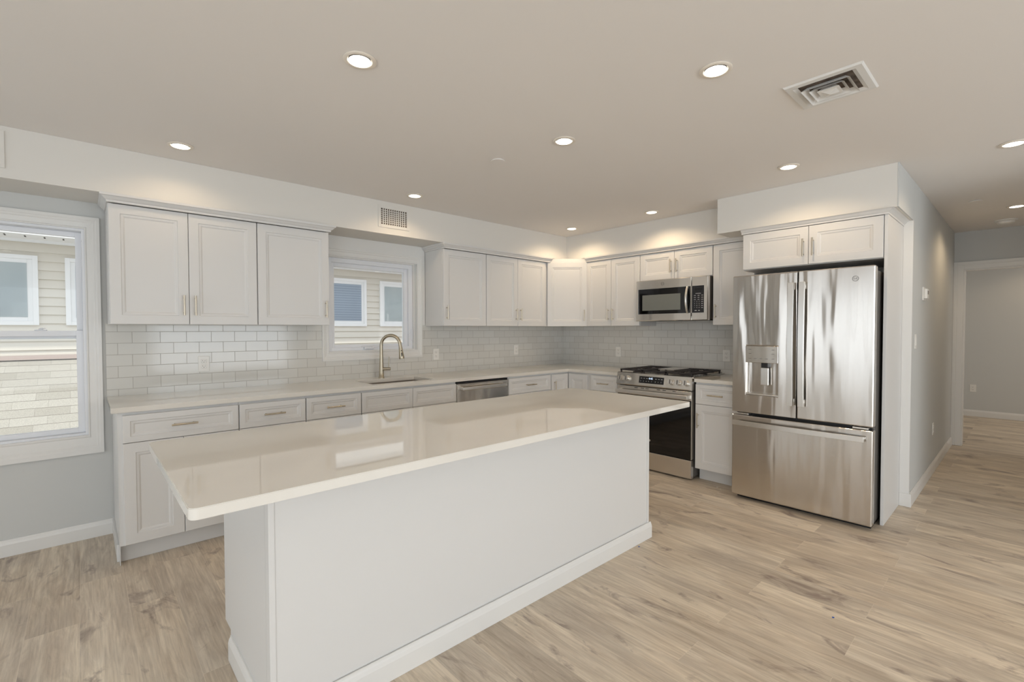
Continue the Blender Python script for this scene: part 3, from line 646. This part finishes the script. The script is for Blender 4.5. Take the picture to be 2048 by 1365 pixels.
MB().box(-.012, RWd+.008, -.650, -.012, .9145, .924, .003).box(.0, RWd, -.65, -.012, .905, .9145).box(.02, RWd-.02, -.05, -.014, .924, .935, .003).build('cooktop', 'steel2', t)
cp = MB().prism([(-.625, .812), (-.682, .806), (-.690, .815), (-.668, .9255), (-.655, .930), (-.625, .930)], 'x', 0, RWd).build('control_panel', 'steel2', t)
# face of the control panel: slanted from (-.690,.815) to (-.668,.9255)
fa, fb = Vector((0, -.690, .815)), Vector((0, -.668, .9255)); fn = Vector((0, -(fb.z-fa.z), (fb.y-fa.y))).normalized(); 
def onface(u, s, o=0): p = fa+(fb-fa)*s+fn*o; return Vector((u, p.y, p.z))
tilt = math.atan2(fb.y-fa.y, fb.z-fa.z)
for u in (.055, .125, RWd-.19, RWd-.118, RWd-.046):
    k = MB().cyl(onface(u, .5), onface(u, .5, .008), .029, .027, seg=32).cyl(onface(u, .5, .008), onface(u, .5, .034), .0235, .021, seg=32).build('knob', 'handle', t, smooth=True)
    p0, p1 = onface(u, .5, .034), onface(u, .5, .040)
    bb = MB(); bb.box(-.004, .004, -.006, .0, -.020, .020, .001); o = bb.build('grip', 'darksteel', k, loc=p0); o.rotation_euler = (-tilt, 0, 0)
dsp = MB().box(0, .262, -.0015, 0, -.033, .033, .0005).build('display', 'panel', t, loc=onface(.255, .5, .0)); dsp.rotation_euler = (-tilt, 0, 0)
b = MB().text('4:45', .026, (.125, -.0022, .014)); b.build('clock', 'clock', dsp)
b = MB()
for x in (.025, .055, .085, .18, .21, .24): b.box(x-.008, x+.008, -.0021, -.0016, .012, .0155)
for x in (.02, .05, .08, .105, .135, .175, .205, .235): b.text(random.choice('0123456789'), .014, (x, -.0019, -.014))
b.build('lettering', 'mark', dsp)
d = MB().box(.004, RWd-.004, -.672, -.6255, .715, .797, .004).build('oven_door', 'steel2', t)
MB().box(.004, RWd-.004, -.672, -.6255, .188, .7145, .003).build('door_glass', 'glassblk', d)
MB().box(.0, .0035, -.668, -.6265, .19, .79).build('door_edge', 'steel2', d); MB().box(RWd-.0038, RWd-.001, -.674, -.6265, .19, .79).build('door_edge', 'steel2', d)
for x in (.20, .27, .32, .44, .50, .60): MB().box(x, x+.035, -.6735, -.6715, .783, .788).build('vent_slot', 'black', d)
b = MB(); b.box(.012, RWd-.012, -.730, -.706, .730, .766, .005); b.box(.015, .045, -.708, -.6725, .732, .764, .003); b.box(RWd-.045, RWd-.015, -.708, -.6725, .732, .764, .003); b.build('handle', 'handle', d)
MB().cyl((.365, -.6722, .295), (.365, -.6732, .295), .011, seg=24).build('badge', 'handle', d)
MB().box(.004, RWd-.004, -.672, -.6255, .016, .180, .003).build('storage_drawer', 'steel2', t)
# grates: left, middle griddle, right
gz0, gz1 = .930, .958
for gx0, gx1, mid in ((.012, .262, 0), (.270, .510, 1), (.518, RWd-.010, 0)):
    b = MB(); ya, yb = -.640, -.070
    b.box(gx0, gx1, ya, ya+.012, gz1-.014, gz1, .002); b.box(gx0, gx1, yb-.012, yb, gz1-.014, gz1, .002)
    b.box(gx0, gx0+.012, ya, yb, gz1-.014, gz1, .002); b.box(gx1-.012, gx1, ya, yb, gz1-.014, gz1, .002)
    n = 9
    for i in range(1, n+1):
        y = ya+(yb-ya)*i/(n+1)
        if mid: continue
        c_ = (gx0+gx1)/2; b.box(gx0, c_-.035, y-.004, y+.004, gz1-.012, gz1, .001); b.box(c_+.035, gx1, y-.004, y+.004, gz1-.012, gz1, .001)
    b.box((gx0+gx1)/2-.005, (gx0+gx1)/2+.005, ya, ya+.09, gz1-.012, gz1, .001); b.box((gx0+gx1)/2-.005, (gx0+gx1)/2+.005, yb-.09, yb, gz1-.012, gz1, .001)
    b.box((gx0+gx1)/2-.005, (gx0+gx1)/2+.005, (ya+yb)/2-.07, (ya+yb)/2+.07, gz1-.012, gz1, .001)
    for x in (gx0+.008, gx1-.008):
        for y in (ya+.008, (ya+yb)/2, yb-.008): b.box(x-.006, x+.006, y-.006, y+.006, .9245, gz1-.010)
    g = b.build('grate', 'iron', t)
    if mid: MB().box(gx0+.035, gx1-.035, -.42, -.12, gz1-.008, gz1+.002, .002).build('griddle', 'steel2', g)
for bx_, by_, rr in ((.137, -.50, .045), (.137, -.20, .036), (.39, -.50, .05), (RWd-.138, -.50, .05), (RWd-.138, -.20, .036)):
    MB().lathe([(rr+.012, .9245), (rr+.012, .929), (rr, .930), (rr, .936), (rr-.006, .939)], (bx_, by_, 0)).build('burner', 'iron', t, smooth=True)

# ================================================================== microwave
MU0, MU1 = 1.362, 2.119; MW = MU1-MU0
t = thing('microwave', 'stainless over-the-range microwave with black window and keypad', 'microwave', (0, -MU0, 1.437), RR)
hM = .409
MB().box(.004, MW-.004, -.372, -.0095, .012, hM).build('body', 'darksteel', t)
MB().box(.02, MW-.02, -.36, -.03, .0, .0115, .003).build('underside', 'black', t)
b = MB(); gx0, gx1 = .026, .540; zb, zt = .070, .322
def holed(b, x0, x1, z0, z1, hx0, hx1, hz0, hz1, yb, yf, ch=.006):
    def ring(ax0, ax1, az0, az1, y): return [b.bm.verts.new((x, y, z)) for x, z in ((ax0, az0), (ax1, az0), (ax1, az1), (ax0, az1))]
    R = [ring(x0, x1, z0, z1, yb), ring(x0, x1, z0, z1, yf+ch), ring(x0+ch, x1-ch, z0+ch, z1-ch, yf), ring(hx0, hx1, hz0, hz1, yf), ring(hx0, hx1, hz0, hz1, yb)]
    for a, c in zip(R, R[1:]+R[:1]):
        for k in range(4): b.bm.faces.new((a[k], a[(k+1) % 4], c[(k+1) % 4], c[k]))
    return b
dr = holed(b, 0, .597, .0, hM, gx0, .5965-.004, zb, zt, -.372, -.412).build('door', 'steel2', t)
MB().box(gx0+.0002, .5922, -.406, -.373, zb+.0002, zt-.0002).build('door_glass', 'glassblk', dr)
MB().box(gx0+.045, gx0+.46, -.4068, -.4062, zb+.035, zt-.06, .0002).build('viewing_window', 'mwwin', dr)
pts = [(.558, -.407, zb+.004)]+[(.558, -.412-.030*math.sin(PI*k/12), zb+.006+(zt-zb-.012)*k/12) for k in range(1, 12)]+[(.558, -.407, zt-.004)]
b = MB().tube(pts, .0115, 12); b.build('handle', 'handle', dr, smooth=True)
cpn = holed(MB(), .5985, MW, .0, hM, .6005, MW-.036, zb, zt, -.372, -.412).build('control_frame', 'steel2', t)
kp = MB().box(.6007, MW-.0362, -.409, -.373, zb+.0002, zt-.0002).build('keypad', 'panel', cpn)
b = MB(); kx = [.630, .652, .674, .702]
for j, row in enumerate(('123', '456', '789', '*0#')):
    for i, ch in enumerate(row): b.text(ch, .013, (kx[i], -.4095, zb+.105-j*.019))
    b.box(kx[3]-.008, kx[3]+.008, -.4096, -.409, zb+.102-j*.019, zb+.106-j*.019)
for j in range(3):
    for i in (0, 1.5, 3): x = .632+i*.0235; b.box(x-.009, x+.009, -.4096, -.409, zb+.16-j*.019, zb+.1635-j*.019)
b.box(.638, .69, -.4096, -.409, zb+.178, zb+.1815); b.box(.63, .65, -.4096, -.409, zb+.018, zb+.024); b.box(.665, .68, -.4096, -.409, zb+.018, zb+.024)
b.build('lettering', 'mark', kp)
MB().box(.632, .70, -.4095, -.409, zt-.045, zt-.02).build('display', 'black', kp)
def emblem(parent, x, z, y, r, m='markgray'):
    b = MB()
    for k in range(28):
        a0, a1 = 2*PI*k/28, 2*PI*(k+1)/28
        for (ra, rb) in ((r, r*.90), (r*.80, r*.74)):
            b.quad((x+ra*math.cos(a0), y, z+ra*math.sin(a0)), (x+ra*math.cos(a1), y, z+ra*math.sin(a1)), (x+rb*math.cos(a1), y, z+rb*math.sin(a1)), (x+rb*math.cos(a0), y, z+rb*math.sin(a0)))
    b.text('GE', r*.95, (x, y, z)); return b.build('emblem', m, parent)
emblem(dr, .30, .366, -.4126, .017)

# ================================================================== refrigerator
FU0, FU1 = 2.508, 3.424; FWd = FU1-FU0
t = thing('refrigerator', 'large stainless french-door refrigerator with ice dispenser and bottom freezer', 'refrigerator', (0, -FU0, 0), RR)
MB().box(.008, FWd-.008, -.725, -.04, .035, 1.745, .003).build('case', 'darksteel', t)
MB().box(.02, FWd-.02, -.735, -.05, .001, .0345).build('base_grille', 'black', t)
for x in (.03, FWd-.09): MB().box(x, x+.06, -.775, -.60, 1.7455, 1.768, .004).build('hinge_cover', 'darksteel', t)
mid = .461; DT, DBt = 1.772, .698
def bev(o, wd=.007): m_ = o.modifiers.new('bevel', 'BEVEL'); m_.width = wd; m_.segments = 3; m_.limit_method = 'ANGLE'; return o
# left door with dispenser niche
def niche(x0, x1, z0, z1, hx0, hx1, hz0, hz1, yb, yf, yn):
    b = MB()
    def ring(ax0, ax1, az0, az1, y): return [b.bm.verts.new((x, y, z)) for x, z in ((ax0, az0), (ax1, az0), (ax1, az1), (ax0, az1))]
    R = [ring(x0, x1, z0, z1, yb), ring(x0, x1, z0, z1, yf), ring(hx0, hx1, hz0, hz1, yf), ring(hx0, hx1, hz0, hz1, yn)]
    for a, c in zip(R, R[1:]):
        for k in range(4): b.bm.faces.new((a[k], a[(k+1) % 4], c[(k+1) % 4], c[k]))
    b.bm.faces.new(R[0][::-1]); b.bm.faces.new(R[-1]); return b
dx0, dx1, dz0, dz1, dzm = .104, .336, .840, 1.222, 1.093
ld = bev(niche(.002, mid-.003, DBt, DT, dx0, dx1, dz0, dz1, -.735, -.808, -.752).build('door', 'steel', t))
rd = bev(MB().box(mid+.003, FWd-.002, -.808, -.735, DBt, DT).build('door', 'steel', t))
fz = bev(MB().box(.002, FWd-.002, -.808, -.735, .034, .674).build('freezer_drawer', 'steel', t))
MB().box(.02, FWd-.02, -.7345, -.7255, .04, 1.76).build('gasket', 'black', t)
for x in (.03, FWd-.12): MB().box(x, x+.09, -.79, -.74, .676, .690, .003).build('door_hinge', 'handle', t)
MB().box(dx0+.0005, dx1-.0005, -.8095, -.7525, dzm, dz1-.0005, .003).build('dispenser_panel', 'handle2' if False else 'steel2', ld)
b = MB()
for z, xs_ in ((1.195, (.135, .30)), (1.163, (.135, .30)), (1.125, (.135, .175, .215, .255, .30))):
    for x in xs_: b.box(x-.010, x+.010, -.8099, -.8094, z-.0015, z+.0015)
b.build('dispenser_marks', 'markgray', ld)
MB().box(dx0+.001, dx1-.001, -.800, -.753, dz0+.0005, dz0+.012, .003).build('drip_tray', 'handle', ld)
pd_ = MB().box(.205, .262, -.785, -.770, .92, 1.055, .004).build('dispenser_paddle', 'handle', ld)
MB().box(.21, .257, -.79, -.7525, 1.056, 1.0925, .003).build('nozzle', 'black', ld)
def bar_handle(parent, x, z0, z1, horizontal=False):
    b = MB(); n = 14
    def P(s, off): # flat curved bar
        return -.8085-.040-.012*math.sin(PI*s)+off
    if horizontal:
        x0, x1 = z0, z1; zc_ = x
        pr = [(x0+(x1-x0)*k/n, P(k/n, 0)) for k in range(n+1)]
        poly = [(a, c) for a, c in pr]+[(a, c+.014) for a, c in reversed(pr)]
        b.prism(poly, 'z', zc_-.018, zc_+.018)
        b.box(x0+.002, x0+.03, -.836, -.8082, zc_-.012, zc_+.012, .002); b.box(x1-.03, x1-.002, -.836, -.8082, zc_-.012, zc_+.012, .002)
    else:
        pr = [(P(k/n, 0), z0+(z1-z0)*k/n) for k in range(n+1)]
        poly = pr+[(a+.014, c) for a, c in reversed(pr)]
        b.prism(poly, 'x', x-.019, x+.019)
        b.box(x-.012, x+.012, -.836, -.8082, z0+.002, z0+.05, .002); b.box(x-.012, x+.012, -.836, -.8082, z1-.05, z1-.002, .002)
    return bev(b.build('handle', 'handle', parent, smooth=True), .004)
bar_handle(ld, mid-.034, .79, 1.69); bar_handle(rd, mid+.036, .79, 1.69)
bar_handle(fz, .617, .022, FWd-.045, True)
emblem(rd, .806, 1.690, -.8088, .019)

# ================================================================== ceiling and wall fixtures
first = None
def downlight(x, y, label, pw=LAMP_W):
    global first
    if first is None:
        first = thing('downlight', label, 'light', (x, y, H), group='recessed ceiling downlights')
        MB().lathe([(.060, -.0005), (.0655, -.001), (.0665, -.004), (.062, -.007), (.050, -.0065), (.046, -.002), (.046, -.0005)]).build('trim_ring', 'ring', first, smooth=True)
        MB().lathe([(.0445, -.0075), (.0445, -.0066), (.02, -.0066)]).build('lens', 'glow', first)
        o = first
        add_light('downlight_lamp', 'SPOT', (0, 0, -.012), pw, WARM, parent=first, spot_size=math.radians(155), spot_blend=.5, shadow_soft_size=.045)
    else:
        o = copy_tree(first); o.location = (x, y, H); o['label'] = label
        if pw != LAMP_W:
            for ch in o.children:
                if ch.type == 'LIGHT': ch.data = ch.data.copy(); ch.data.energy = pw
    return o
bpy.context.view_layer.update()
for x, y, lb in ((-3.788, -2.239, 'lit recessed downlight over the island, top left of the ceiling'),
                 (-2.633, -3.186, 'lit recessed downlight just left of the square ceiling vent'),
                 (-4.195, -.667, 'lit recessed downlight above the leftmost wall cabinets'),
                 (-2.545, -2.253, 'lit recessed downlight beside the round ceiling cover, mid ceiling'),
                 (-2.609, -.684, 'lit recessed downlight above the soffit register near the sink window'),
                 (-1.077, -2.984, 'lit recessed downlight in front of the refrigerator soffit'),
                 (-.669, -1.693, 'lit recessed downlight in front of the microwave'),
                 (-.677, -.721, 'lit recessed downlight nearest the cabinet corner'),
                 (-.52, -4.025, 'lit recessed downlight at the right edge, at the hallway entrance'),
                 (1.60, -4.012, 'lit recessed downlight deeper in the hallway near the smoke detector')):
    downlight(x, y, lb, 23 if x > 1 else (15 if x > -1.2 else (4.5 if x < -4 else LAMP_W)))
# lamps outside the frame that light the rest of the rooms
downlight(4.9, -4.5, 'recessed downlight in the room beyond the doorway', 14)
for x, y in ((-5.4, -2.24), (-5.4, -5.2), (-3.0, -5.6)): downlight(x, y, 'recessed downlight outside the picture')
def disc(x, y, label):
    return tag(MB().lathe([(.030, -.0005), (.040, -.0006), (.046, -.006), (.046, -.009), (.02, -.0095)], (0, 0, 0)).build('sprinkler_cover', 'ceil', smooth=True, loc=(x, y, H)), label, 'cover plate', 'round sprinkler covers')
disc(-2.621, -1.748, 'small round sprinkler cover on the ceiling above the island')
disc(1.088, -3.774, 'small round sprinkler cover on the hallway ceiling')
t = thing('smoke_detector', 'low white smoke detector on the hallway ceiling', 'smoke detector', (2.317, -3.929, H))
MB().lathe([(.06, -.0005), (.085, -.001), (.085, -.010), (.078, -.014), (.03, -.0145)]).build('base', 'plate', t, smooth=True)
MB().lathe([(.060, -.0148), (.068, -.016), (.062, -.034), (.052, -.040), (.02, -.041)]).build('housing', 'plate', t, smooth=True)
# ceiling diffuser
t = thing('ceiling_vent', 'square white louvred ceiling vent', 'vent', (-2.098, -3.474, H))
def sqring(b, r0, z0, r1, z1, th=.0012):
    A = [[b.bm.verts.new((sx*r, sy*r, z)) for sx, sy in ((-1, -1), (1, -1), (1, 1), (-1, 1))] for r, z in ((r0, z0), (r1, z1), (r1-th, z1+th), (r0-th, z0+th))]
    for a, c in zip(A, A[1:]+A[:1]):
        for k in range(4): b.bm.faces.new((a[k], a[(k+1) % 4], c[(k+1) % 4], c[k]))
b = MB(); sqring(b, .152, -.001, .145, -.008, .001); sqring(b, .145, -.008, .120, -.009, .001); sqring(b, .120, -.010, .104, -.002, .001); b.build('frame', 'trim', t)
MB().box(-.119, .119, -.119, .119, -.0016, -.0008).build('duct', 'duct', t)
b = MB()
for r in (.094, .068): sqring(b, r, -.022, r-.020, -.003, .0015)
b.prism([(-.042, -.042), (.042, -.042), (.042, .042), (-.042, .042)], 'z', -.0225, -.021)
ap = b.bm.verts.new((0, 0, -.034)); cs_ = [b.bm.verts.new((sx*.030, sy*.030, -.0226)) for sx, sy in ((-1, -1), (1, -1), (1, 1), (-1, 1))]
for k in range(4): b.bm.faces.new((cs_[k], cs_[(k+1) % 4], ap))
sqring(b, .0419, -.0224, .026, -.004, .0015)
b.build('louvers', 'trim', t)
# soffit registers
def register(x0, x1, z0, z1, label):
    t = thing('wall_register', label, 'vent', ((x0+x1)/2, -.3603, z0), group='soffit registers')
    w_, h_ = x1-x0, z1-z0; b = MB(); fr_ = .026
    frame(b, -w_/2, w_/2, 0, h_, -.007, -.0003, fr_, None, .0015); b.build('frame', 'white', t)
    MB().box(-w_/2+fr_, w_/2-fr_, -.0012, -.0003, fr_, h_-fr_).build('duct', 'duct', t)
    b = MB(); n = 12
    for i in range(1, n): x = -w_/2+fr_+(w_-2*fr_)*i/n; b.box(x-.0035, x+.0035, -.0058, -.0013, fr_, h_-fr_)
    for j in range(1, 8): z = fr_+(h_-2*fr_)*j/8; b.box(-w_/2+fr_, w_/2-fr_, -.0048, -.0013, z-.0025, z+.0025)
    b.build('grille', 'white', t)
register(-2.774, -2.476, 2.234, 2.422, 'small white wall register on the soffit above the sink window')
register(-5.24, -4.941, 2.231, 2.431, 'white wall register cut off by the left edge of the photo')
# outlets, switch, thermostat
def outlet(loc, rz, label, switch=False, group='duplex outlets'):
    t = thing('light_switch' if switch else 'power_outlet', label, 'switch' if switch else 'outlet', loc, rz, None if switch else group)
    p = MB().box(-.035, .035, -.0055, -.0002, -.057, .057, .002).build('cover_plate', 'plate', t)
    if switch: MB().box(-.016, .016, -.009, -.0053, -.033, .033, .002).build('rocker', 'plate', t); return t
    for s_ in (-.0195, .0195):
        r_ = MB().box(-.0165, .0165, -.0075, -.0054, s_-.0145, s_+.0145, .003).build('receptacle', 'plate', t)
        MB().box(-.0075, -.0055, -.0079, -.0074, s_-.001, s_+.008).box(.0055, .0075, -.0079, -.0074, s_-.001, s_+.007).cyl((0, -.0074, s_-.007), (0, -.0079, s_-.007), .0025, seg=10).build('slots', 'slot', r_)
    return t
outlet((-3.991, -.0082, 1.106), 0, 'white outlet on the tile left of the sink window')
outlet((-1.972, -.0082, 1.103), 0, 'white outlet on the tile just right of the sink window')
outlet((-.853, -.0082, 1.115), 0, 'white outlet on the sink wall tile near the corner')
outlet((-.0082, -.868, 1.092), RR, 'white outlet on the tile left of the range')
outlet((-.0082, -2.121, 1.094), RR, 'white outlet on the tile between the range and the refrigerator')
outlet((1.236, -3.5082, .413), 0, 'white outlet low on the hallway wall')
outlet((5.4998, -3.535, .432), RR, 'white outlet low on the far room wall')
outlet((.13, -3.5082, 1.253), 0, 'white rocker switch on the hallway wall below the thermostat', True)
t = thing('thermostat', 'small white thermostat on the hallway wall', 'thermostat', (.50, -3.5082, 1.64))
MB().box(-.055, .055, -.010, -.0002, -.055, .055, .003).build('mounting_plate', 'plate', t)
MB().box(-.045, .045, -.032, -.0102, -.040, .040, .005).build('housing', 'plate', t)
MB().box(-.025, .025, -.0325, -.0318, -.005, .025).build('screen', 'markgray', t)
# scraps on the floor
def scrap(name, x, y, m, s, label, cat):
    b = MB(); n = 7
    P = [(x+s*(.6+.5*random.random())*math.cos(2*PI*k/n), y+s*(.6+.5*random.random())*math.sin(2*PI*k/n)) for k in range(n)]
    b.prism(P, 'z', .0006, .0006+s*.35); tag(b.build(name, m), label, cat, 'scraps on the floor')
scrap('tape_scrap', -2.115, -2.492, 'blue', .006, 'tiny blue scrap on the floor against the island baseboard', 'scrap')
scrap('tape_scrap', -2.075, -3.508, 'blue', .006, 'tiny blue scrap on the open floor at the lower right', 'scrap')
scrap('plaster_flake', -.66, -2.33, 'flake', .010, 'pale flake on the floor beside the left foot of the refrigerator', 'scrap')
scrap('plaster_flake', -.69, -2.37, 'flake', .007, 'smaller pale flake on the floor just left of the refrigerator', 'scrap')

# ================================================================== outside: the neighbouring house
t = thing('neighbor_house', 'cream clapboard house close outside the windows', 'house', (-2.5, 3.56, -1.0))
def nb(o): o.location = (2.5, -3.56, 1.0); return o
b = MB(); z = -1.0; ex = .1016; YW = 3.56
while z < 2.36:
    b.prism([(YW+.03, z), (YW-.024, z), (YW-.003, z+ex), (YW+.03, z+ex)], 'x', -9, 3); z += ex
nb(b.build('siding', 'siding', t))
b = MB(); b.box(-9, 3, YW-.53, YW-.025, 2.385, 2.40); b.box(-9, 3, YW-.55, YW-.53, 2.37, 2.60); b.box(-9, 3, YW-.040, YW-.025, 2.355, 2.385); nb(b.build('eave', 'eave', t))
b = MB()
for k in range(78): x = -8.9+k*.152; b.box(x, x+.014, YW-.34, YW-.22, 2.3835, 2.3855)
b2 = nb(b.build('soffit_vent', 'slot', t))
nb(MB().box(-9, 3, YW-.6, YW+3, 2.62, 2.75).build('roof', 'shingle', t))
for x0, x1, bl in ((-5.95, -5.012, 'blindpale'), (-4.788, -3.85, 'blindblue'), (-1.99, -1.055, 'blindblue'), (-.808, .13, 'blindpale')):
    b = MB(); z0_, z1_ = 1.418, 2.208
    frame(b, x0, x1, z0_, z1_, YW-.045, YW, .045, None, .002); frame(b, x0+.045, x1-.045, z0_+.045, z1_-.045, YW-.03, YW, .045, None, .002)
    f = nb(b.build('window', 'eave', t))
    MB().box(x0+.09, x1-.09, YW-.032, YW-.029, z0_+.09, z1_-.09).build('blind', bl, f)
    MB().box(x0+.09, x1-.09, YW-.037, YW-.0355, z0_+.09, z1_-.09).build('pane', 'glass', f)
# lower shingled roof leaning against that wall
sl = math.tan(math.radians(27)); rt_ = thing('lower_roof', 'pale shingled lean-to roof below the left window', 'roof', (-6, YW-.03, 1.0))
b = MB(); ya, yb_ = 0, -2.6; n = 0; step = .145; y = 0
while y > yb_:
    y2 = y-step*math.cos(math.radians(27)); za, zb_ = 1.03-1.0+y*sl, 1.03-1.0+y2*sl
    b.prism([(y, za), (y2, zb_+.003), (y2, zb_-.01), (y, za-.04)], 'x', -4, 4.1); y = y2
b.build('shingles', 'shingle', rt_)
MB().box(-4, 4.1, -.02, .005, .03, .075).box(-4, 4.1, -.05, .0, .025, .035).build('flashing', 'clay', rt_)
g_ = MB().box(-14, 10, .3, 14, -1.3, -1.0).build('ground', 'clay'); g_['kind'] = 'structure'
